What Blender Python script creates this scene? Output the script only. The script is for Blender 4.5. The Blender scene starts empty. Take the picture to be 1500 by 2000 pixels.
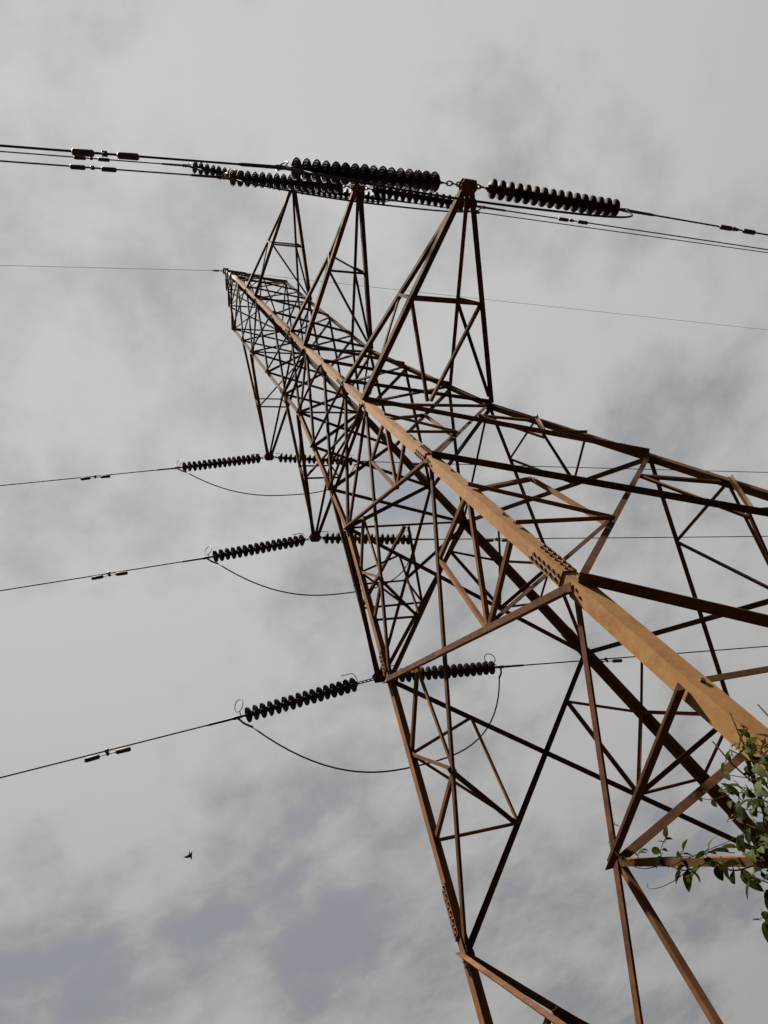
import bpy, bmesh, math, random
from mathutils import Vector, Matrix, Quaternion
R = math.radians
random.seed(7)
scene = bpy.context.scene
col = scene.collection

# ------------------------------------------------------------------ camera
K = 1.2                                    # metres per layout unit
CAM_U = (-4.902317, -4.233375, -9.242648)  # camera in layout units (origin: lower crossarm level on the axis)
RIGHT = Vector((0.918943, -0.146072, -0.366343))
DOWN = Vector((-0.040879, 0.888603, -0.456853))
FWD = Vector((0.392267, 0.434797, 0.810604))
FPX = 1501.93
EYE = Vector((CAM_U[0]*K, CAM_U[1]*K, 1.6))
cd = bpy.data.cameras.new('camera')
cam = bpy.data.objects.new('camera', cd); col.objects.link(cam)
cd.sensor_fit = 'HORIZONTAL'; cd.sensor_width = 36.0; cd.lens = 36.0*FPX/1500.0
cd.clip_start = 0.05; cd.clip_end = 6000
m = Matrix((RIGHT, -DOWN, -FWD)).transposed().to_4x4(); m.translation = EYE
cam.matrix_world = m
scene.camera = cam

# ------------------------------------------------------------------ light
SUN_EL, SUN_AZ = R(79), math.atan2(-0.6, -1.0)      # high, from the camera's side of the tower
EXPO = 2.35
sun_dir = Vector((math.cos(SUN_EL)*math.cos(SUN_AZ), math.cos(SUN_EL)*math.sin(SUN_AZ), math.sin(SUN_EL)))
world = bpy.data.worlds.new('World'); scene.world = world; world.use_nodes = True
nt = world.node_tree; N = nt.nodes; L = nt.links
for n in list(N): N.remove(n)
out = N.new('ShaderNodeOutputWorld'); bg = N.new('ShaderNodeBackground'); bg.inputs['Strength'].default_value = 0.1
sky = N.new('ShaderNodeTexSky'); sky.sky_type = 'NISHITA'; sky.sun_disc = False
sky.sun_elevation = SUN_EL; sky.sun_rotation = math.pi/2 - SUN_AZ
def wmath(op, a, b=None, c=None):
    n = N.new('ShaderNodeMath'); n.operation = op
    for i, v in enumerate((a, b, c)):
        if v is None: continue
        if isinstance(v, (int, float)): n.inputs[i].default_value = v
        else: L.new(v, n.inputs[i])
    return n.outputs[0]
def wmix(fac, a, b, blend='MIX'):
    n = N.new('ShaderNodeMix'); n.data_type = 'RGBA'; n.blend_type = blend
    for s, v in ((n.inputs[0], fac), (n.inputs[6], a), (n.inputs[7], b)):
        if isinstance(v, (int, float)): s.default_value = v
        elif isinstance(v, tuple): s.default_value = (*v, 1)
        else: L.new(v, s)
    return n.outputs[2]
def wramp(x, lo, hi):
    n = N.new('ShaderNodeMapRange'); n.interpolation_type = 'SMOOTHSTEP'
    L.new(x, n.inputs[0]); n.inputs[1].default_value = lo; n.inputs[2].default_value = hi
    return n.outputs[0]
tc = N.new('ShaderNodeTexCoord'); sep = N.new('ShaderNodeSeparateXYZ'); L.new(tc.outputs['Generated'], sep.inputs[0])
zc = wmath('MAXIMUM', sep.outputs[2], 0.0)
zz = wmath('ADD', zc, 0.16)
comb = N.new('ShaderNodeCombineXYZ')        # a flat cloud deck seen in perspective
L.new(wmath('DIVIDE', sep.outputs[0], zz), comb.inputs[0]); L.new(wmath('DIVIDE', sep.outputs[1], zz), comb.inputs[1])
def wnoise(scale, detail, rough, dist, off):
    mp = N.new('ShaderNodeMapping'); L.new(comb.outputs[0], mp.inputs[0]); mp.inputs['Location'].default_value = off
    n = N.new('ShaderNodeTexNoise'); L.new(mp.outputs[0], n.inputs['Vector'])
    n.inputs['Scale'].default_value = scale; n.inputs['Detail'].default_value = detail
    n.inputs['Roughness'].default_value = rough; n.inputs['Distortion'].default_value = dist
    return n.outputs['Fac']
big = wnoise(1.9, 3, 0.5, 0.15, (3.1, 1.7, 0.4))
mid = wnoise(4.8, 8, 0.56, 0.12, (0.6, 8.2, 2.0))
fine = wnoise(13.0, 6, 0.6, 0.3, (5.0, 2.2, 1.0))
dens = wmath('ADD', wmath('MULTIPLY', big, 0.42), wmath('ADD', wmath('MULTIPLY', mid, 0.44), wmath('MULTIPLY', fine, 0.14)))
cloud = wmix(wramp(dens, 0.40, 0.56), (0.80, 0.80, 0.812), (1.13, 1.12, 1.11))
gap = wmath('MULTIPLY', wramp(dens, 0.462, 0.385), 0.7)      # thin places where the sky behind tints the deck
blue = wmix(0.95, sky.outputs[0], (0.61, 0.630, 0.655))
skyc = wmix(gap, cloud, blue)
cie = wmath('ADD', wmath('MULTIPLY', zc, 0.54), 0.49)   # an overcast sky is darker towards the horizon
cc = N.new('ShaderNodeCombineColor')
for i in range(3): L.new(cie, cc.inputs[i])
L.new(wmix(1.0, skyc, cc.outputs[0], 'MULTIPLY'), bg.inputs['Color'])
L.new(bg.outputs[0], out.inputs[0])
sd = bpy.data.lights.new('sun', 'SUN'); sd.energy = 5.0; sd.angle = R(3); sd.color = (1.0, 0.90, 0.76)
sun = bpy.data.objects.new('sun', sd); col.objects.link(sun)
sun.rotation_mode = 'QUATERNION'; sun.rotation_quaternion = sun_dir.to_track_quat('Z', 'Y')
vs = scene.view_settings
vs.view_transform = 'Standard'; vs.look = 'None'; vs.exposure = EXPO; vs.gamma = 1.0; vs.use_curve_mapping = False

# ------------------------------------------------------------------ materials
def mat(name, c1, c2, scale=6, rough=0.75, spec=0.25, c3=None, detail=6, bump=0.0, rnd=0.0, metal=0.0, stretch=None):
    mt = bpy.data.materials.new(name); mt.use_nodes = True
    t = mt.node_tree; b = t.nodes['Principled BSDF']
    co = t.nodes.new('ShaderNodeTexCoord'); vec = co.outputs['Object']
    if stretch:
        mp = t.nodes.new('ShaderNodeMapping'); mp.inputs['Scale'].default_value = stretch
        t.links.new(vec, mp.inputs[0]); vec = mp.outputs[0]
    no = t.nodes.new('ShaderNodeTexNoise'); no.inputs['Scale'].default_value = scale; no.inputs['Detail'].default_value = detail
    no.inputs['Roughness'].default_value = 0.65
    t.links.new(vec, no.inputs['Vector'])
    cr = t.nodes.new('ShaderNodeValToRGB'); t.links.new(no.outputs['Fac'], cr.inputs[0])
    cr.color_ramp.elements[0].position = 0.35; cr.color_ramp.elements[0].color = (*c1, 1)
    cr.color_ramp.elements[1].position = 0.66; cr.color_ramp.elements[1].color = (*c2, 1)
    colr = cr.outputs[0]
    if c3:
        n2 = t.nodes.new('ShaderNodeTexNoise'); n2.inputs['Scale'].default_value = scale*0.28; n2.inputs['Detail'].default_value = 8
        n2.inputs['Roughness'].default_value = 0.7
        t.links.new(vec, n2.inputs['Vector'])
        mr = t.nodes.new('ShaderNodeMapRange'); mr.inputs[1].default_value = 0.52; mr.inputs[2].default_value = 0.68
        t.links.new(n2.outputs['Fac'], mr.inputs[0])
        mx = t.nodes.new('ShaderNodeMix'); mx.data_type = 'RGBA'
        t.links.new(mr.outputs[0], mx.inputs[0]); t.links.new(colr, mx.inputs[6]); mx.inputs[7].default_value = (*c3, 1)
        colr = mx.outputs[2]
    if rnd:
        oi = t.nodes.new('ShaderNodeObjectInfo'); hs = t.nodes.new('ShaderNodeHueSaturation')
        mr = t.nodes.new('ShaderNodeMapRange'); t.links.new(oi.outputs['Random'], mr.inputs[0])
        mr.inputs[3].default_value = 1-rnd; mr.inputs[4].default_value = 1+rnd
        t.links.new(mr.outputs[0], hs.inputs['Value']); t.links.new(colr, hs.inputs['Color']); colr = hs.outputs[0]
    t.links.new(colr, b.inputs['Base Color'])
    b.inputs['Roughness'].default_value = rough; b.inputs['Specular IOR Level'].default_value = spec
    b.inputs['Metallic'].default_value = metal
    if bump:
        bp = t.nodes.new('ShaderNodeBump'); bp.inputs['Strength'].default_value = bump; bp.inputs['Distance'].default_value = 0.004
        t.links.new(no.outputs['Fac'], bp.inputs['Height']); t.links.new(bp.outputs[0], b.inputs['Normal'])
    return mt
LEGM = mat('ochre_leg_steel', (0.108, 0.056, 0.021), (0.138, 0.076, 0.030), 9, 0.85, 0.05, c3=(0.092, 0.043, 0.016), bump=0.35, rnd=0.08, stretch=(1.3, 1.3, 1.1))  # near leg only: a lighter ochre than the other three legs
BROWN = mat('brown_rusted_steel', (0.054, 0.026, 0.012), (0.086, 0.043, 0.018), 6, 0.85, 0.04, c3=(0.048, 0.021, 0.010), bump=0.25, rnd=0.3)
STEEL = mat('dark_rusted_brace_steel', (0.026, 0.011, 0.0065), (0.047, 0.021, 0.0105), 8, 0.85, 0.04, c3=(0.066, 0.033, 0.014), bump=0.25, rnd=0.4)
BOLT = mat('rusty_bolt_steel', (0.022, 0.010, 0.007), (0.045, 0.020, 0.012), 30, 0.7, 0.2)
PORC = mat('brown_glazed_porcelain', (0.010, 0.005, 0.0045), (0.017, 0.009, 0.008), 8, 0.75, 0.06, rnd=0.35)
FITT = mat('dull_fitting_steel', (0.016, 0.010, 0.009), (0.03, 0.019, 0.017), 25, 0.65, 0.2)
WIRE = mat('weathered_conductor', (0.010, 0.007, 0.0065), (0.016, 0.011, 0.010), 12, 0.75, 0.12)
CONC = mat('footing_concrete', (0.22, 0.20, 0.18), (0.34, 0.32, 0.29), 5, 0.9, 0.2, bump=0.5)
SOIL = mat('rough_ground', (0.016, 0.010, 0.008), (0.028, 0.018, 0.013), 1.3, 0.95, 0.05, c3=(0.016, 0.018, 0.009), bump=0.6)
STEM = mat('vine_stem', (0.012, 0.008, 0.005), (0.022, 0.016, 0.008), 30, 1.0, 0.0)
PETAL = mat('pink_petal', (0.16, 0.09, 0.11), (0.22, 0.14, 0.15), 20, 0.6, 0.2)
BIRDM = mat('dark_feather', (0.012, 0.009, 0.009), (0.03, 0.022, 0.02), 40, 0.8, 0.2)
LEAF = mat('vine_leaf', (0.007, 0.013, 0.002), (0.022, 0.024, 0.0035), 40, 0.7, 0.06, rnd=0.65)
def leaf_translucent(mt):
    t = mt.node_tree; b = t.nodes['Principled BSDF']; o = t.nodes['Material Output']
    src = b.inputs['Base Color'].links[0].from_socket
    tr = t.nodes.new('ShaderNodeBsdfTranslucent'); mx = t.nodes.new('ShaderNodeMixShader'); mx.inputs[0].default_value = 0.35
    t.links.new(src, tr.inputs['Color']); t.links.new(b.outputs[0], mx.inputs[1]); t.links.new(tr.outputs[0], mx.inputs[2])
    t.links.new(mx.outputs[0], o.inputs['Surface'])
leaf_translucent(LEAF)

# ------------------------------------------------------------------ helpers
def link(name, mesh, mt=None, parent=None):
    o = bpy.data.objects.new(name, mesh); col.objects.link(o)
    if mt and mesh and not mesh.materials: mesh.materials.append(mt)
    if parent: o.parent = parent
    return o
def tag(o, label, cat, group=None):
    o['label'] = label; o['category'] = cat
    if group: o['group'] = group
    return o
def pyd(verts, faces, smooth=False):
    me = bpy.data.meshes.new('mesh'); me.from_pydata([tuple(v) for v in verts], [], faces); me.update()
    if smooth: me.polygons.foreach_set('use_smooth', [True]*len(me.polygons))
    return me
class MB:
    def __init__(s): s.v = []; s.f = []
    def add(s, v, f):
        o = len(s.v); s.v += [tuple(x) for x in v]; s.f += [tuple(i+o for i in q) for q in f]
    def prism(s, ring0, ring1):
        n = len(ring0)
        s.add(list(ring0)+list(ring1), [tuple(range(n))[::-1], tuple(range(n, 2*n))] + [(i, (i+1) % n, n+(i+1) % n, n+i) for i in range(n)])
    def tube(s, pts, rad, seg=8):
        pts = [Vector(p) for p in pts]; n = len(pts); rs = rad if isinstance(rad, (list, tuple)) else [rad]*n
        t0 = (pts[1]-pts[0]).normalized(); a = t0.orthogonal().normalized(); v = []
        for i, p in enumerate(pts):
            t = (pts[min(i+1, n-1)]-pts[max(i-1, 0)]).normalized()
            a = (a - t*a.dot(t)).normalized(); b = t.cross(a)
            for k in range(seg):
                an = 2*math.pi*k/seg; v.append(p+(a*math.cos(an)+b*math.sin(an))*rs[i])
        f = [(i*seg+k, i*seg+(k+1) % seg, (i+1)*seg+(k+1) % seg, (i+1)*seg+k) for i in range(n-1) for k in range(seg)]
        f += [tuple(range(seg))[::-1], tuple(range((n-1)*seg, n*seg))]
        s.add(v, f)
    def mesh(s, smooth=False): return pyd(s.v, s.f, smooth)
def tube(name, pts, rad, mt, parent=None, seg=8):
    b = MB(); b.tube(pts, rad, seg); return link(name, b.mesh(True), mt, parent)

def zm(zu): return (zu - CAM_U[2])*K + 1.6      # layout height -> metres
Z = dict(T=9.797, U1=8.753, C1=7.808, a=6.335, b=4.915, C2=3.892, c=2.533, d=1.101, C=0.0, E=-2.8905, D=-5.9148, F=-10.45)
WT, W2, SL, PK = 0.6445, 0.6516, 0.14968, 14.17
def wid(zu):
    if zu <= 0: return 1 - SL*zu
    if zu <= Z['C2']: return 1 + (W2-1)*zu/Z['C2']
    return W2 + (WT-W2)*(zu-Z['C2'])/(Z['T']-Z['C2'])
CORN = {'N': (-1, -1), 'R': (1, -1), 'L': (-1, 1), 'B': (1, 1)}
def corner(c, zu, w=None):
    w = wid(zu) if w is None else w
    return Vector((CORN[c][0]*w*K, CORN[c][1]*w*K, zm(zu)))
FACES = {'NR': ('N', 'R', Vector((0, -1, 0))), 'NL': ('N', 'L', Vector((-1, 0, 0))),
         'LB': ('L', 'B', Vector((0, 1, 0))), 'RB': ('R', 'B', Vector((1, 0, 0)))}

def bar_mesh(p0, p1, a, n, out=1, low=True, off=0.0, t=None, kink=None, b=None):
    """steel angle: one flange lies flat with normal n, the other stands out along out*n at the lower or upper edge"""
    p0 = Vector(p0); p1 = Vector(p1); t = t or max(0.006, a*0.09); b = b or a
    u = (p1-p0).normalized(); n = Vector(n); n = (n-u*n.dot(u)).normalized(); v = n.cross(u)
    if v.z < 0: v = -v
    s = -1 if low else 1
    prof = [(s*a/2, 0), (-s*a/2, 0), (-s*a/2, t), (s*(a/2-t), t), (s*(a/2-t), b), (s*a/2, b)]
    def ring(p): return [p + v*q + n*(off + out*w) for q, w in prof]
    mb = MB()
    pts = [p0, p1] if kink is None else [p0, Vector(kink), p1]
    for i in range(len(pts)-1): mb.prism(ring(pts[i]), ring(pts[i+1]))
    return mb.mesh()
def bar(name, parent, *args, **kw): return link(name, bar_mesh(*args, **kw), BROWN if name == 'redundant_brace' else STEEL, parent)  # redundant braces take the lighter brown: their sunlit look is put into the colour

# ------------------------------------------------------------------ ground
gm = MB(); n = 60; S = 3000
def gz(x, y):
    r = math.hypot(x, y); return 0 if r < 25 else (math.sin(x*.011+1)*math.cos(y*.013)*2.5)*min(1, (r-25)/150)
xs = [math.copysign(abs(q)**2.2, q)*S for q in [(-1+2*i/n) for i in range(n+1)]]
gm.add([(x, y, gz(x, y)) for y in xs for x in xs], [(j*(n+1)+i, j*(n+1)+i+1, (j+1)*(n+1)+i+1, (j+1)*(n+1)+i) for j in range(n) for i in range(n)])
g = link('ground', gm.mesh(True), SOIL); g['kind'] = 'structure'

# ------------------------------------------------------------------ tower
tower = link('transmission_tower', None)
tag(tower, 'tall rust brown steel lattice transmission tower with six crossarms', 'pylon')
LEGSEG = [('F', 'D', .138), ('D', 'E', .128), ('E', 'C', .122), ('C', 'C2', .110), ('C2', 'T', .098)]
bolt_me = None
def make_bolt():
    mb = MB(); r = 0.0175
    mb.prism([(r*math.cos(i*math.pi/3), r*math.sin(i*math.pi/3), -0.004) for i in range(6)], [(r*.92*math.cos(i*math.pi/3), r*.92*math.sin(i*math.pi/3), 0.013) for i in range(6)])
    me = mb.mesh(); me.materials.append(BOLT); return me
bolt_me = make_bolt()
def put_bolt(p, n, parent, s=1.0):
    o = link('bolt', bolt_me, None, parent)
    q = Vector(n).to_track_quat('Z', 'Y')
    o.matrix_local = Matrix.Translation(p) @ q.to_matrix().to_4x4() @ Matrix.Scale(s, 4)
legs = {}
def legring(c, p, a, t, grow=0.0):
    sx, sy = CORN[c]
    pr = [(-grow, -grow), (a, -grow), (a, t), (t, t), (t, a), (-grow, a)]
    return [p + Vector((-sx*x, -sy*y, 0)) for x, y in pr]
for c in CORN:
    mb = MB()
    for lo, hi, a in LEGSEG:
        t = a*0.09
        mb.prism(legring(c, corner(c, Z[lo]), a, t), legring(c, corner(c, Z[hi]), a, t))
    pk = Vector((CORN[c][0]*.045, CORN[c][1]*.045, zm(PK)))
    mb.prism(legring(c, corner(c, Z['T']), .09, .009), legring(c, pk, .07, .008))
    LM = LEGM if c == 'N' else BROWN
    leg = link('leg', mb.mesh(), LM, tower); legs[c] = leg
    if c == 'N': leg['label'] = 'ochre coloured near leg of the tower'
    sx, sy = CORN[c]
    for lv, dz0, dz1, a, rows in (('D', 0.14, 0.58, .126, 6), ('E', 0.10, 0.40, .119, 5), ('d', 0.05, 0.34, .104, 4), ('b', 0.05, 0.28, .094, 3)):
        z0, z1 = Z[lv]+dz0, Z[lv]+dz1
        mb = MB(); g_ = 0.014
        mb.prism([q + Vector((sx, sy, 0))*0.0 for q in legring(c, corner(c, z0), a, -0.003, g_)], legring(c, corner(c, z1), a, -0.003, g_))
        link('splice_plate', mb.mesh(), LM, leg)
        for i in range(rows):
            zz_ = z0 + (z1-z0)*(i+.5)/rows; p = corner(c, zz_)
            for k in (0.34, 0.74):
                dz = 0.0 if k < .5 else (z1-z0)/rows*0.3*K
                put_bolt(p + Vector((sx*g_, -sy*a*k, dz)), (sx, 0, 0), leg)
                put_bolt(p + Vector((-sx*a*k, sy*g_, dz)), (0, sy, 0), leg)
    # step bolts up one flange
    for i in range(26):
        zu = -9.6 + i*0.62; p = corner(c, zu)
        if c in 'NB' and i % 2 == 0: put_bolt(p + Vector((-sx*.08, sy*.002, 0)), (0, sy, 0), leg, 1.1)
    # footing
    f = corner(c, Z['F']); mb = MB()
    def sq(h, z, f=f): return [(f.x+sg[0]*h, f.y+sg[1]*h, z) for sg in ((-1, -1), (1, -1), (1, 1), (-1, 1))]
    mb.prism(sq(.42, -0.3), sq(.40, 0.16)); mb.prism(sq(.40, 0.161), sq(.30, 0.26))
    link('footing', mb.mesh(), CONC, tower)

def legpt(face, c, zu, inset=0.05):
    """point on a leg's flange in the plane of a face"""
    a, b, nn = FACES[face]; other = b if c == a else a
    p = corner(c, zu); q = corner(other, zu)
    return p + (q-p).normalized()*inset
def gusset(face, c, zu, s):
    a, b, nn = FACES[face]; p = legpt(face, c, zu, 0); other = b if c == a else a
    e = (corner(other, zu)-p).normalized(); up = (corner(c, zu+.1)-p).normalized()
    pts = [(0.02, -.75), (.55, -.62), (.95, -.18), (.95, .18), (.55, .62), (0.02, .75)]
    r0 = [p + e*x*s + up*y*s - nn*0.024 for x, y in pts]; r1 = [q - nn*0.010 for q in r0]
    mb = MB(); mb.prism(r0, r1); link('gusset_plate', mb.mesh(), STEEL, legs[c])

STY = {'NR': ((1, True), (-1, False)), 'NL': ((-1, False), (1, True)), 'LB': ((-1, True), (-1, False)), 'RB': ((-1, True), (1, True))}
def xpanel(face, lo, hi, a1, a2, name='diagonal_brace', inset=0.05, sty=None):
    A, B, nn = FACES[face]
    zl, zh = Z[lo] if isinstance(lo, str) else lo, Z[hi] if isinstance(hi, str) else hi
    (o1, l1), (o2, l2) = sty or STY[face]
    bar(name, tower, legpt(face, A, zh, inset), legpt(face, B, zl, inset), a1, nn, o1, l1, 0.006 if o1 > 0 else -0.020)
    bar(name, tower, legpt(face, A, zl, inset), legpt(face, B, zh, inset), a2, nn, o2, l2, 0.006 if o2 > 0 else (-0.020 if o1 > 0 else -0.034))
CAGE = ['C', 'd', 'c', 'C2', 'b', 'a', 'C1', 'U1', 'T']
for face in FACES:
    q1, q2, q3, q4, q5, q6 = {'NL': (.056, .066, .056, .082, .056, .072), 'NR': (.095, .07, .082, .064, .076, .056),
                              'LB': (.085, .07, .08, .068, .074, .062), 'RB': (.085, .07, .074, .064, .068, .06)}[face]
    xpanel(face, 'F', 'D', q1, q2, sty=((-1, False), (1, False)) if face == 'NL' else None); xpanel(face, 'D', 'E', q3, q4); xpanel(face, 'E', 'C', q5, q6)
    for i in range(8):
        w1 = .066 if i < 3 else .058 if i < 6 else .048
        xpanel(face, CAGE[i], CAGE[i+1], w1, w1*.78, inset=.045)
    for c in FACES[face][:2]:
        for lv in ('D', 'E', 'C', 'C2', 'C1'):
            put_bolt(legpt(face, c, Z[lv]-.05, .045)+FACES[face][2]*.002, FACES[face][2], legs[c], .75)
            put_bolt(legpt(face, c, Z[lv]-.11, .075)+FACES[face][2]*.002, FACES[face][2], legs[c], .75)
        for lv, s in (('D', .15), ('E', .15), ('C', .17), ('C2', .14), ('C1', .13)): gusset(face, c, Z[lv], s)
    for lv in ('C', 'C2', 'C1', 'T'):
        A, B, nn = FACES[face]
        bar('horizontal_strut', tower, legpt(face, A, Z[lv]), legpt(face, B, Z[lv]), .042, nn, -1, True, -0.036)

# secondary bracing inside the three big panels
def diagpt(face, c, lo, hi, f):
    """point on the diagonal nearest corner c: upper diag leaves c at the foot (f small = from the top)"""
    A, B, nn = FACES[face]; o = B if c == A else A
    zl, zh = Z[lo], Z[hi]; z = zh+(zl-zh)*f
    # diagonal from c-at-top to other-at-bottom for f < crossing, else from other-at-top to c-at-bottom
    w0, w1 = wid(zh), wid(zl); x = w0/(w0+w1)
    if f < x: p0, p1 = legpt(face, c, zh), legpt(face, o, zl)
    else: p0, p1 = legpt(face, o, zh), legpt(face, c, zl)
    return p0 + (p1-p0)*f
SEC = [('D', 'E', .228, .665, .337, .66, .046), ('E', 'C', .235, .665, .34, .66, .042)]
hips = {}
for lo, hi, fu, fw, f1, f2, a in SEC:
    for face in FACES:
        A, B, nn = FACES[face]
        for c in (A, B):
            zh, zl = Z[hi], Z[lo]
            U = diagpt(face, c, lo, hi, fu); W = diagpt(face, c, lo, hi, fw)
            k1 = legpt(face, c, zh+(zl-zh)*f1, .05); k2 = legpt(face, c, zh+(zl-zh)*f2, .05)
            far = face in ('LB', 'RB')
            for i, (p, q, o, l) in enumerate(((k1, U, -1, True), (U, W, -1, False), (k1, W, 1 if face == 'NR' else -1, True), (k2, W, 1 if face == 'NR' else -1, True))):
                bar('redundant_brace', tower, p, q, a, nn, o, l, 0.019 if o > 0 else -0.034)
            hips[(face, c, lo)] = W
    for c in CORN:
        fs = [f for f in FACES if c in FACES[f][:2]]
        bar('hip_brace', tower, hips[(fs[0], c, lo)], hips[(fs[1], c, lo)], a*1.05, Vector((0, 0, -1)), 1, True, -0.03)
for face in FACES:                                   # foot panel
    A, B, nn = FACES[face]
    for c in (A, B):
        zh, zl = Z['D'], Z['F']; H = zl-zh
        U = diagpt(face, c, 'F', 'D', .256); W = diagpt(face, c, 'F', 'D', .60)
        k1 = legpt(face, c, zh+H*.257, .05); k2 = legpt(face, c, zh+H*.515, .05); k3 = legpt(face, c, zh+H*.62, .05)
        o1 = 1 if face in ('NL', 'NR') else -1
        bar('redundant_brace', tower, k1, U, .066 if face == 'NL' else .05, nn, 1 if face == 'NL' else -1, face == 'NL', 0.019 if face == 'NL' else -.03)
        bar('redundant_brace', tower, k2, U, .048, nn, -1, False, -0.030)
        bar('redundant_brace', tower, U, W, .046, nn, -1, False, -0.035)
        bar('redundant_brace', tower, k3, W, .046, nn, -1, True, -0.030)
        hips[(face, c, 'F')] = U
for c in CORN:
    fs = [f for f in FACES if c in FACES[f][:2]]
    bar('hip_brace', tower, hips[(fs[0], c, 'F')], hips[(fs[1], c, 'F')], .062, Vector((CORN[c][0], CORN[c][1], 0)), -1, False, -0.02)

# peak above the cage
def pkpt(c, f): return corner(c, Z['T']).lerp(Vector((CORN[c][0]*.045, CORN[c][1]*.045, zm(PK))), f)
PF = [0, .36, .64, .84]
for face, (A, B, nn) in FACES.items():
    for i in range(len(PF)-1):
        bar('peak_brace', tower, pkpt(A, PF[i+1]), pkpt(B, PF[i]), .048-.006*i, nn, 1 if face in ('NR', 'NL') else -1, True, 0.004)
        bar('peak_brace', tower, pkpt(A, PF[i]), pkpt(B, PF[i+1]), .038-.005*i, nn, -1, True, -0.018)
        bar('horizontal_strut', tower, pkpt(A, PF[i+1]), pkpt(B, PF[i+1]), .036, nn, -1, False, -0.03)
mb = MB(); h = .1
mb.prism([(-h, -h, zm(PK)-.05), (h, -h, zm(PK)-.05), (h, h, zm(PK)-.05), (-h, h, zm(PK)-.05)], [(-h, -h, zm(PK)-.035), (h, -h, zm(PK)-.035), (h, h, zm(PK)-.035), (-h, h, zm(PK)-.035)])
link('peak_plate', mb.mesh(), STEEL, tower)

# crossarms
ARMS = {'n3': ('C', 'd', -1, 3.8375), 'n2': ('C2', 'b', -1, 3.401), 'n1': ('C1', 'U1', -1, 2.976),
        'p3': ('C', 'd', 1, 3.902), 'p2': ('C2', 'b', 1, 3.362), 'p1': ('C1', 'U1', 1, 3.247)}
TIP = {}
def crossarm(key):
    lc, uc, s, A = ARMS[key]
    tip = Vector((0, s*A*K, zm(Z[lc]))); TIP[key] = tip
    mb = MB()
    hexa = [(.15, -.02), (.10, .085), (-.10, .085), (-.15, -.02), (-.09, -.13), (.09, -.13)]
    for z0, z1 in ((-.02, -.006), (.060, .074)):
        mb.prism([tip+Vector((x, s*y, z0)) for x, y in hexa], [tip+Vector((x, s*y, z1)) for x, y in hexa])
    mb.prism([tip+Vector((x, s*y, -.0055)) for x, y in ((-.05, .04), (.05, .04), (.05, -.06), (-.05, -.06))], [tip+Vector((x, s*y, .0595)) for x, y in ((-.05, .04), (.05, .04), (.05, -.06), (-.05, -.06))])
    arm = link('crossarm', mb.mesh(), STEEL, tower)
    a1, a2 = {'3': (.09, .07), '2': (.085, .066), '1': (.078, .06)}[key[1]]
    dn = Vector((0, 0, -1)); M = {}
    for sx in (-1, 1):
        wl, wu = wid(Z[lc]), wid(Z[uc])
        lo = Vector((sx*wl*K, s*wl*K, zm(Z[lc])-.01)); up = Vector((sx*wu*K, s*wu*K, zm(Z[uc])))
        t0 = tip + Vector((sx*.055, -s*.05, 0)); t1 = tip + Vector((sx*.05, -s*.08, .08))
        side = Vector((sx, s*.25, 0))
        link('lower_chord', bar_mesh(t0, lo, a1, dn, -1, True, 0.0), STEEL, arm)
        kink = None
        if key == 'n2' and sx < 0: kink = t1.lerp(up, .42) + Vector((.085, -.02, .03))
        link('upper_chord', bar_mesh(t1, up, a2, side, -1, True, 0.0, kink=kink), STEEL, arm)
        ml = t0.lerp(lo, .5); mu = t1.lerp(up, .5)
        if kink: mu = kink
        link('post', bar_mesh(ml, mu, a2*.7, side, -1, True, .012), STEEL, arm)
        link('side_brace', bar_mesh(mu, lo.lerp(t0, .04), a2*.65, side, -1, False, -.02), STEEL, arm)
        M[sx] = (ml, mu, lo, up)
    link('strut', bar_mesh(M[-1][0], M[1][0], a2*.72, dn, -1, True, -.014), STEEL, arm)
    link('strut', bar_mesh(M[-1][1], M[1][1], a2*.6, Vector((0, s, 0)), -1, True, 0), STEEL, arm)
    if key[1] == '3':
        mid = (M[-1][2]+M[1][2])/2
        for sx in (-1, 1): link('plan_brace', bar_mesh(M[sx][0], mid+Vector((sx*.03, 0, 0)), a2*.75, dn, -1, True, -.026), STEEL, arm)
    else:
        link('plan_brace', bar_mesh(M[-1][0], M[1][2], a2*.7, dn, -1, True, -.026), STEEL, arm)
    return arm
for k in ARMS: crossarm(k)

# ------------------------------------------------------------------ insulator strings
def lathe_x(prof, seg=20):
    v = []; f = []
    for x, r in prof:
        for k in range(seg):
            an = 2*math.pi*k/seg; v.append((x, r*math.cos(an), r*math.sin(an)))
    for i in range(len(prof)-1):
        for k in range(seg): f.append((i*seg+k, i*seg+(k+1) % seg, (i+1)*seg+(k+1) % seg, (i+1)*seg+k))
    f.append(tuple(range(seg))[::-1]); f.append(tuple(range((len(prof)-1)*seg, len(prof)*seg)))
    return pyd(v, f, True)
PITCH = .146
disc_me = lathe_x([(.0, .034), (.004, .052), (.034, .056), (.042, .074), (.050, .106), (.064, .130), (.080, .142), (.096, .146), (.106, .144), (.104, .130), (.096, .120), (.110, .110), (.098, .098), (.094, .088), (.110, .078), (.098, .066), (.094, .046), (.110, .034), (.148, .030)], 22)
disc_me.materials.append(PORC)
def ring_mesh(rx, ry, r, n=16, seg=6, flat=False):
    mb = MB(); pts = []
    for i in range(n+1):
        an = 2*math.pi*i/n; pts.append((rx*math.cos(an), 0 if flat else ry*math.sin(an), ry*math.sin(an) if flat else 0))
    mb.tube(pts, r, seg); return mb.mesh(True)
link_a = ring_mesh(.058, .030, .011); link_b = ring_mesh(.058, .030, .011, flat=True)
for q in (link_a, link_b): q.materials.append(FITT)
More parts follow.
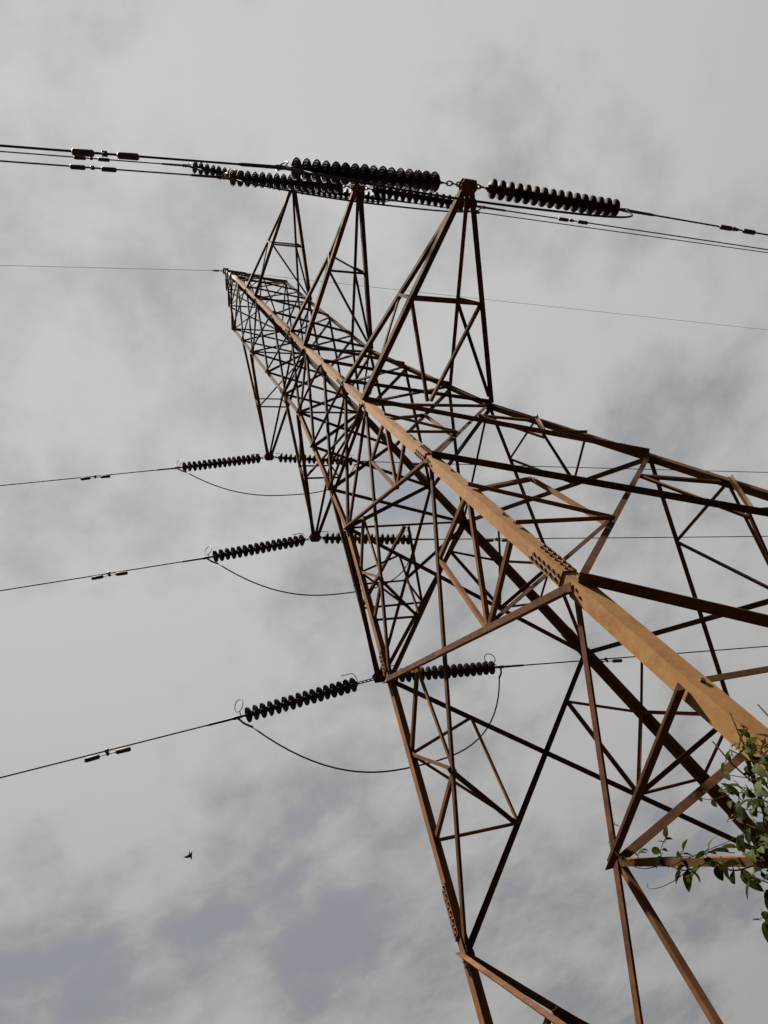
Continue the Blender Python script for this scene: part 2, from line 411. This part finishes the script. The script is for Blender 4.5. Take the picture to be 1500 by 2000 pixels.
def curve(pts, n=8):
    """Catmull-Rom through the points"""
    P = [Vector(p) for p in pts]; P = [P[0]*2-P[1]]+P+[P[-1]*2-P[-2]]; o = []
    for i in range(1, len(P)-2):
        for k in range(n):
            t = k/n; a, b, c, d = P[i-1], P[i], P[i+1], P[i+2]
            o.append(.5*((2*b)+(c-a)*t+(2*a-5*b+4*c-d)*t*t+(3*b-a-3*c+d)*t**3))
    return o+[P[-2]]
STR = {('n3', 0): ((-2.965, .092, -.396), -2.68, -.110), ('n3', 1): ((2.794, .028, -.204), 1.14, -.075),
       ('n2', 0): ((-2.808, .119, -.396), -2.44, -.110), ('n2', 1): ((2.778, .056, -.204), .54, -.067),
       ('n1', 0): ((-2.718, -.202, -.396), -2.56, -.111), ('n1', 1): ((2.637, -.016, -.204), .24, -.071),
       ('p3', 0): ((-2.951, .148, -.396), -2.04, -.110), ('p3', 1): ((2.723, -.011, -.204), .62, -.070),
       ('p2', 0): ((-2.716, .139, -.396), -2.58, -.110), ('p2', 1): ((2.682, .101, -.204), .94, -.070),
       ('p1', 0): ((-2.706, .119, -.396), -2.38, -.110), ('p1', 1): ((2.739, .091, -.204), .90, -.070)}
ARMNAME = {'n3': 'the largest upper crossarm', 'n2': 'the middle upper crossarm', 'n1': 'the smallest upper crossarm',
           'p3': 'the lowest left crossarm', 'p2': 'the middle left crossarm', 'p1': 'the topmost left crossarm'}
SIDE = {0: 'left', 1: 'right'}
CLAMP = {}
def wire_dir(key, side):
    _, az, sl = STR[(key, side)]; az = R(az) + (math.pi if side == 0 else 0)
    return Vector((math.cos(az), math.sin(az), sl)).normalized()
def insulator(key, side):
    v = Vector(STR[(key, side)][0]); Ln = v.length; d = v.normalized()
    root = link('insulator_string', None)
    y = Vector((0, 0, 1)).cross(d).normalized(); z = d.cross(y)
    mw = Matrix((d, y, z)).transposed().to_4x4(); mw.translation = TIP[key] + Vector((0, 0, .04)); root.matrix_world = mw
    d2 = (v - Vector((0, 0, .04))); 
    tag(root, 'brown disc insulator string on the %s side of %s' % (SIDE[side], ARMNAME[key]), 'insulator', 'insulator strings')
    nd = 16; end = Ln - .14; start = end - nd*PITCH
    # hardware between plate and first disc
    x = .13; i = 0
    while x < start - .05:
        o = link('shackle_link', link_a if i % 2 == 0 else link_b, None, root); o.location = (x+.03, 0, 0); x += .088; i += 1
    mb = MB(); mb.tube([(x-.02, 0, 0), (start+.02, 0, 0)], .02); link('ball_eye', mb.mesh(True), FITT, root)
    for k in range(nd):
        o = link('disc', disc_me, None, root); o.location = (start + k*PITCH, 0, 0)
        o.rotation_euler = (k*1.3, random.uniform(-.035, .035), random.uniform(-.035, .035))
    # clamp along the wire direction, in local axes
    rot = mw.to_3x3().transposed(); wd = rot @ wire_dir(key, side); e = Vector((Ln-.13, 0, 0)); c = Vector((Ln, 0, 0))
    mb = MB(); mb.tube([e-Vector((.02, 0, 0)), c, c+wd*.08, c+wd*.10, c+wd*.55, c+wd*.60], [.018, .03, .034, .024, .022, .015]); link('dead_end_clamp', mb.mesh(True), FITT, root)
    dnl = rot @ Vector((0, 0, -1))
    mb = MB(); mb.tube(curve([c+wd*.03, c+dnl*.07-Vector((.015, 0, 0)), c+dnl*.20-Vector((.08, 0, 0)), c+dnl*.34-Vector((.20, 0, 0))], 5), .021); link('jumper_terminal', mb.mesh(True), FITT, root)
    CLAMP[(key, side)] = root.matrix_world @ (c+dnl*.33-Vector((.19, 0, 0)))
    # arcing horns
    upl = rot @ Vector((0, 0, 1))
    s0 = Vector((start-.02, 0, 0))
    mb = MB(); mb.tube(curve([s0, s0+upl*.16+Vector((-.02, 0, 0)), s0+upl*.30+Vector((.0, 0, 0)), s0+upl*.33+Vector((.08, 0, 0)), s0+upl*.33+Vector((.26, 0, 0))], 5), .009, 6)
    link('arcing_horn', mb.mesh(True), FITT, root)
    mb = MB(); yl = Vector((0, 1, 0)); b0 = c-Vector((.05, 0, 0)); pts = []
    for i in range(17):
        an = -math.pi/2 + 2*math.pi*i/16
        pts.append(b0 + upl*(.30+.15*math.sin(an)*1.0) + (Vector((-.55, 0, 0))*.14+yl*.06)*math.cos(an) - Vector((.10, 0, 0))*(.3+.15*math.sin(an)))
    mb.tube([b0]+pts, .010, 6); link('arcing_ring', mb.mesh(True), FITT, root)
bpy.context.view_layer.update()
for k in STR: insulator(*k)

# ------------------------------------------------------------------ conductors, jumpers, dampers, earth wires
def wire_pts(p, dr, L_=240.0):
    h = Vector((dr.x, dr.y, 0)); sl = dr.z/h.length; h.normalize(); o = []
    for i in range(49):
        s = L_*(i/48)**2.2; o.append(p + h*s + Vector((0, 0, sl*s + (-sl)*s*s/L_)))
    return o
def on_wire(p, dr, s):
    h = Vector((dr.x, dr.y, 0)); sl = dr.z/h.length; h.normalize(); return p + h*s + Vector((0, 0, sl*s-sl*s*s/240))
def damper(p, dr, label, sc=1.0, g='vibration dampers'):
    root = link('vibration_damper', None); d = dr.normalized(); y = Vector((0, 0, 1)).cross(d).normalized(); z = d.cross(y)
    mw = Matrix((d, y, z)).transposed().to_4x4(); mw.translation = p; root.matrix_world = mw
    tag(root, label, 'damper', g)
    mb = MB(); mb.tube([(0, 0, .035), (0, 0, -.10)], .026, 8); mb.tube([(-.03, 0, 0), (.03, 0, 0)], .034, 8); link('clamp', mb.mesh(True), FITT, root)
    mb = MB(); mb.tube([(-.24, 0, -.095), (-.1, 0, -.085), (.1, 0, -.085), (.24, 0, -.095)], .009, 6); link('messenger_cable', mb.mesh(True), FITT, root)
    for s in (-1, 1):
        mb = MB(); mb.tube([(s*.13, 0, -.09), (s*.145, 0, -.09), (s*.36, 0, -.097), (s*.375, 0, -.097)], [.026, .040, .040, .028], 10); link('weight', mb.mesh(True), FITT, root)
DPX = {('n3', 0): 2.22, ('n3', 1): 2.26, ('n2', 0): 2.26, ('n2', 1): 2.24, ('n1', 0): 2.12, ('n1', 1): 2.2, ('p3', 0): 2.3, ('p3', 1): 2.68, ('p2', 0): 2.16, ('p2', 1): 2.36, ('p1', 0): 2.18, ('p1', 1): 2.2}
bpy.context.view_layer.update()
for (k, s) in STR:
    p = TIP[k] + Vector((0, 0, .04)) + Vector(STR[(k, s)][0]); dr = wire_dir(k, s)
    o = tube('conductor_wire', wire_pts(p+dr*.3, dr), .0135, WIRE)
    tag(o, 'dark conductor wire running %s from %s' % (SIDE[s], ARMNAME[k]), 'wire', 'conductor wires')
    damper(on_wire(p, dr, DPX[(k, s)]), dr, 'small dumbbell damper on the wire %s of %s' % (SIDE[s], ARMNAME[k]))
for k in ARMS:
    a, b = CLAMP[(k, 0)], CLAMP[(k, 1)]; h = 1.75; pts = []
    for i in range(33):
        t = -1+2*i/32; p = a.lerp(b, (t+1)/2); p.z -= h*(1-abs(t)**2.7); pts.append(p)
    o = tube('jumper_wire', pts, .0145, WIRE)
    tag(o, 'drooping jumper wire looping below %s' % ARMNAME[k], 'wire', 'jumper wires')
ptop = Vector((0, 0, zm(PK)-.03))
for s, az, sl in ((0, 180+.5-2.9, -.075), (1, .75, -.08)):
    dr = Vector((math.cos(R(az)), math.sin(R(az)), sl)).normalized()
    root = link('earth_wire', None); root.location = ptop
    tag(root, 'thin earth wire running %s from the tower peak' % SIDE[s], 'wire', 'earth wires')
    link('wire', (lambda q: (q.tube([w-ptop for w in wire_pts(ptop+dr*.35, dr)], .0062, 6), q.mesh(True))[1])(MB()), WIRE, root)
    mb = MB(); mb.tube([dr*.05, dr*.12, dr*.2], .022, 6); mb.tube([dr*.2, dr*.24, dr*.40, dr*.5], [.012, .03, .03, .012], 8); link('wire_clamp', mb.mesh(True), FITT, root)

# ------------------------------------------------------------------ climbing vine on the near leg
def ray(px, py): return (RIGHT*((px-750)/FPX) + DOWN*((py-1000)/FPX) + FWD)
def nl(px, py, off=0.0):
    """point on the plane of the left-hand face, moved outward by off metres"""
    r = ray(px, py); nrm = Vector((-1, 0, SL)).normalized()*-1
    q = corner('N', -7.0) - nrm.normalized()*off
    nn = Vector((-1, 0, -SL)).normalized()
    # face plane: x = -(1 - SL*zu)*K  ->  x - SL*z = const
    nn = Vector((1, 0, -SL)); q = corner('N', -7.0)
    t = (nn.dot(q - EYE) - off*nn.length)/nn.dot(r)
    return EYE + r*t
vine = link('climbing_vine', None)
tag(vine, 'green leafy vine climbing the near tower leg and a brace', 'vine')
def leaf_mesh(ln, wd, fold, curl, nseg=5):
    v = []; f = []
    for i in range(nseg+1):
        t = i/nseg; w = wd*math.sin(math.pi*min(1, t**.8))**.62*(1-.12*t) if 0 < i < nseg else 0.0
        z = -curl*ln*t*t; x = ln*t
        v += [(x, -w, z+fold*w), (x, 0, z), (x, w, z+fold*w)]
    for i in range(nseg):
        a = i*3; f += [(a, a+1, a+4, a+3), (a+1, a+2, a+5, a+4)]
    b = MB(); b.add(v, f); b.tube([(-.025, 0, .004), (-.01, 0, 0), (.02, 0, 0)], .0022, 4)
    me = b.mesh(True); me.materials.append(LEAF); return me
leaves = [leaf_mesh(.102, .031, .35, .22, 7), leaf_mesh(.09, .032, .5, .38, 7), leaf_mesh(.075, .027, .25, .12, 7), leaf_mesh(.06, .019, .6, .3, 7), leaf_mesh(.108, .029, .15, .5, 7)]
rl = random.Random(5)
def leaf(p, direction, up=None, size=1.0, kind=None):
    o = link('leaf', leaves[rl.randrange(5) if kind is None else kind], None, vine)
    d = Vector(direction).normalized(); up = Vector(up) if up else Vector((rl.uniform(-.7, .4), rl.uniform(-.7, .4), 1))
    y = up.cross(d)
    if y.length < 1e-3: y = d.orthogonal()
    y.normalize(); z = d.cross(y)
    mw = Matrix((d, y, z)).transposed().to_4x4(); mw.translation = p
    o.matrix_local = mw @ Matrix.Scale(size, 4)
    return o
def sdir(dx, dy, dz=0.0): return RIGHT*dx + DOWN*dy + FWD*dz
def stem(px, r0=.004, r1=.002, off=None, n=6):
    pts = curve([nl(x, y, o) for x, y, o in px], n); k = len(pts)
    tube('stem', pts, [r0+(r1-r0)*i/(k-1) for i in range(k)], STEM, vine, 6); return pts
# runner along the brace and its shoots
run = stem([(1475, 1690, .07), (1430, 1700, .08), (1390, 1683, .09), (1340, 1700, .07), (1300, 1690, .09), (1250, 1696, .06), (1208, 1672, .08), (1194, 1640, .06), (1201, 1605, .07)], .005, .002)
shoots = [[(1250, 1694, .08), (1246, 1672, .10), (1256, 1650, .11)], [(1298, 1690, .09), (1290, 1665, .12), (1298, 1640, .13), (1302, 1630, .13)], [(1348, 1697, .09), (1330, 1672, .12), (1335, 1658, .13)],
          [(1392, 1684, .09), (1378, 1668, .13), (1385, 1655, .14)], [(1345, 1698, .08), (1320, 1718, .10), (1290, 1733, .10), (1267, 1735, .10), (1265, 1724, .10)], [(1305, 1694, .09), (1370, 1665, .12), (1420, 1645, .13), (1456, 1625, .12)],
          [(1425, 1552, .12), (1390, 1562, .14), (1366, 1557, .14), (1358, 1549, .15)], [(1472, 1470, .15), (1460, 1452, .16), (1458, 1440, .16)]]
for s_ in shoots: stem(s_, .0028, .0013)
for x, y, dx, dy, sz in ((1246, 1672, -.5, -.6, .55), (1246, 1668, .8, -.3, .6), (1256, 1650, .2, -1, .5), (1236, 1680, -.8, .3, .6), (1225, 1682, -.7, -.4, .6), (1252, 1662, .9, -.2, .5),
                         (1290, 1665, -.8, -.3, .7), (1293, 1660, .8, .2, .7), (1291, 1672, -.6, .6, .8), (1296, 1645, -.9, -.2, .5), (1298, 1642, .9, -.4, .5), (1301, 1636, .1, -1, .6), (1290, 1680, .5, .7, .7),
                         (1330, 1672, -.8, -.2, .8), (1334, 1668, .9, -.1, .9), (1335, 1660, .3, -.9, .6), (1332, 1680, .6, .7, .9), (1338, 1690, -.7, .6, .8),
                         (1378, 1668, -.9, .1, .9), (1380, 1664, .9, .2, .8), (1384, 1655, .4, -.8, .8), (1376, 1676, .8, .6, .9), (1370, 1690, -.5, .7, .9), (1345, 1700, .0, 1, 1.0), (1352, 1702, .8, .7, 1.1), (1330, 1703, -.8, .4, .8),
                         (1400, 1690, .3, .9, 1.1), (1420, 1690, -.2, 1, 1.1), (1432, 1700, .2, 1, 1.2), (1447, 1700, .6, .8, 1.1), (1425, 1665, -.9, -.1, 1.0), (1415, 1685, -.6, -.5, 1.0), (1440, 1655, -1, .1, 1.0),
                         (1366, 1557, .2, .3, .4), (1390, 1562, .4, .6, .6), (1359, 1550, -.3, .3, .35), (1372, 1548, .8, -.2, .45), (1460, 1452, .7, -.7, .8), (1470, 1468, -.7, -.5, .8), (1489, 1462, .7, -.5, .9),
                         (1194, 1640, -.7, .5, .35), (1200, 1612, .8, -.2, .35), (1196, 1655, -.6, -.6, .35)):
    leaf(nl(x, y, rl.uniform(.08, .15)), sdir(dx, dy, rl.uniform(-.5, .5)), size=sz*1.05)
fp_ = link('flower_bud', leaf_mesh(.05, .010, .8, .1), None, vine); fp_.data.materials[0] = PETAL
fp_.matrix_local = Matrix.Translation(nl(1301, 1638, .13)) @ sdir(.1, -1, 0).to_track_quat('X', 'Z').to_matrix().to_4x4()
fp_ = link('petal', leaf_mesh(.06, .022, .5, .4), None, vine); fp_.data.materials[0] = PETAL
fp_.matrix_local = Matrix.Translation(nl(1432, 1600, .16)) @ sdir(.9, -.5, .1).to_track_quat('X', 'Z').to_matrix().to_4x4()
# main mass beside the leg, running out of the picture and down to the ground
edge = [(1440, 1440), (1425, 1455), (1412, 1480), (1405, 1510), (1400, 1535), (1412, 1560), (1428, 1590), (1440, 1620), (1452, 1645), (1440, 1670), (1432, 1700), (1450, 1722), (1500, 1720)]
def left_edge(y):
    for (x0, y0), (x1, y1) in zip(edge, edge[1:]):
        if y0 <= y <= y1: return x0+(x1-x0)*(y-y0)/(y1-y0)
    return 1500
cl = 0
for i in range(9):
    y0 = 1450+i*32; x0 = 1570 - 10*(i % 3)
    stem([(1600, y0+60, .10), (x0-20, y0+30, .16), (x0-70, y0+10, .20), (left_edge(y0)+22, y0, .15)], .0045, .002)
while cl < 205:
    y = rl.uniform(1442, 1725); x = rl.uniform(1400, 1560)
    le = left_edge(y)
    if x < le+4: continue
    if x < le+25 and rl.random() < .35: continue
    leaf(nl(x, y, rl.uniform(-.05, .34)), sdir(rl.uniform(-1, .5), rl.uniform(-.6, 1), rl.uniform(-.9, .5)), size=rl.uniform(.5, 1.05)); cl += 1
for x, y, dx, dy, sz in ((1498, 1748, .0, 1, 1.0), (1504, 1735, -.2, 1, .9), (1497, 1796, .0, 1, 1.2), (1503, 1790, .3, 1, 1.1), (1483, 1797, -.8, -.1, .5), (1489, 1780, .4, .6, .6)):
    leaf(nl(x, y, .15), sdir(dx, dy, rl.uniform(-.3, .3)), size=sz)
stem([(1545, 1700, .15), (1515, 1725, .16), (1503, 1755, .16), (1500, 1785, .15), (1481, 1796, .15)], .003, .0015)
b = MB(); base = corner('N', -7.9)
fol = MB()
for i in range(5):
    ph = i*1.26; pts = []
    for k in range(26):
        t = k/25; zu = -10.4 + 3.0*t; c0 = corner('N', zu); an = ph+t*9
        pts.append(c0 + Vector((.10+.17*math.cos(an), .10+.17*math.sin(an), 0)))
    tube('stem', pts, [.010-.006*k/25 for k in range(26)], STEM, vine, 6)
src = leaves[0]; lv = [v.co.copy() for v in src.vertices]; lf = [tuple(p.vertices) for p in src.polygons]
for i in range(420):
    zu = rl.uniform(-10.4, -8.35); c0 = corner('N', zu) + Vector((rl.gauss(.1, .2), rl.gauss(.1, .2), 0))
    q = Quaternion((rl.uniform(-1, 1), rl.uniform(-1, 1), rl.uniform(-1, 1), rl.uniform(-1, 1))).normalized(); s_ = rl.uniform(.6, 1.1)
    fol.add([c0 + q @ (w*s_) for w in lv], lf)
o = link('lower_foliage', fol.mesh(True), LEAF, vine); o['kind'] = 'stuff'

# ------------------------------------------------------------------ bird
bp = EYE + ray(372, 1671)*13.0
bird = link('bird', None); tag(bird, 'tiny dark bird flying in the grey sky left of the tower', 'bird')
bx = sdir(.35, .9, -.2).normalized(); by = sdir(.9, -.35, .3).normalized(); bz = bx.cross(by)
mw = Matrix((bx, by, bz)).transposed().to_4x4(); mw.translation = bp; bird.matrix_world = mw @ Matrix.Scale(.85, 4)
mb = MB(); mb.tube([(-.085, 0, 0), (-.06, 0, .001), (-.03, 0, .003), (.01, 0, .002), (.035, 0, .004), (.05, 0, .008), (.062, 0, .008), (.075, 0, .005)], [.010, .008, .020, .026, .020, .016, .011, .002], 10)
link('body', mb.mesh(True), BIRDM, bird)
for s, tipv in ((-1, (-.03, -.135, .03)), (1, (-.075, .06, .05))):
    t = Vector(tipv); a = Vector((.028, s*.012, .008)); b_ = Vector((-.03, s*.012, .008)); e1 = a.lerp(t, .5)+Vector((.018, 0, .008)); e2 = b_.lerp(t, .5)
    th = Vector((0, 0, .004)); mb = MB(); mb.prism([a, e1, t, e2, b_], [x-th for x in (a, e1, t, e2, b_)]); link('wing', mb.mesh(), BIRDM, bird)
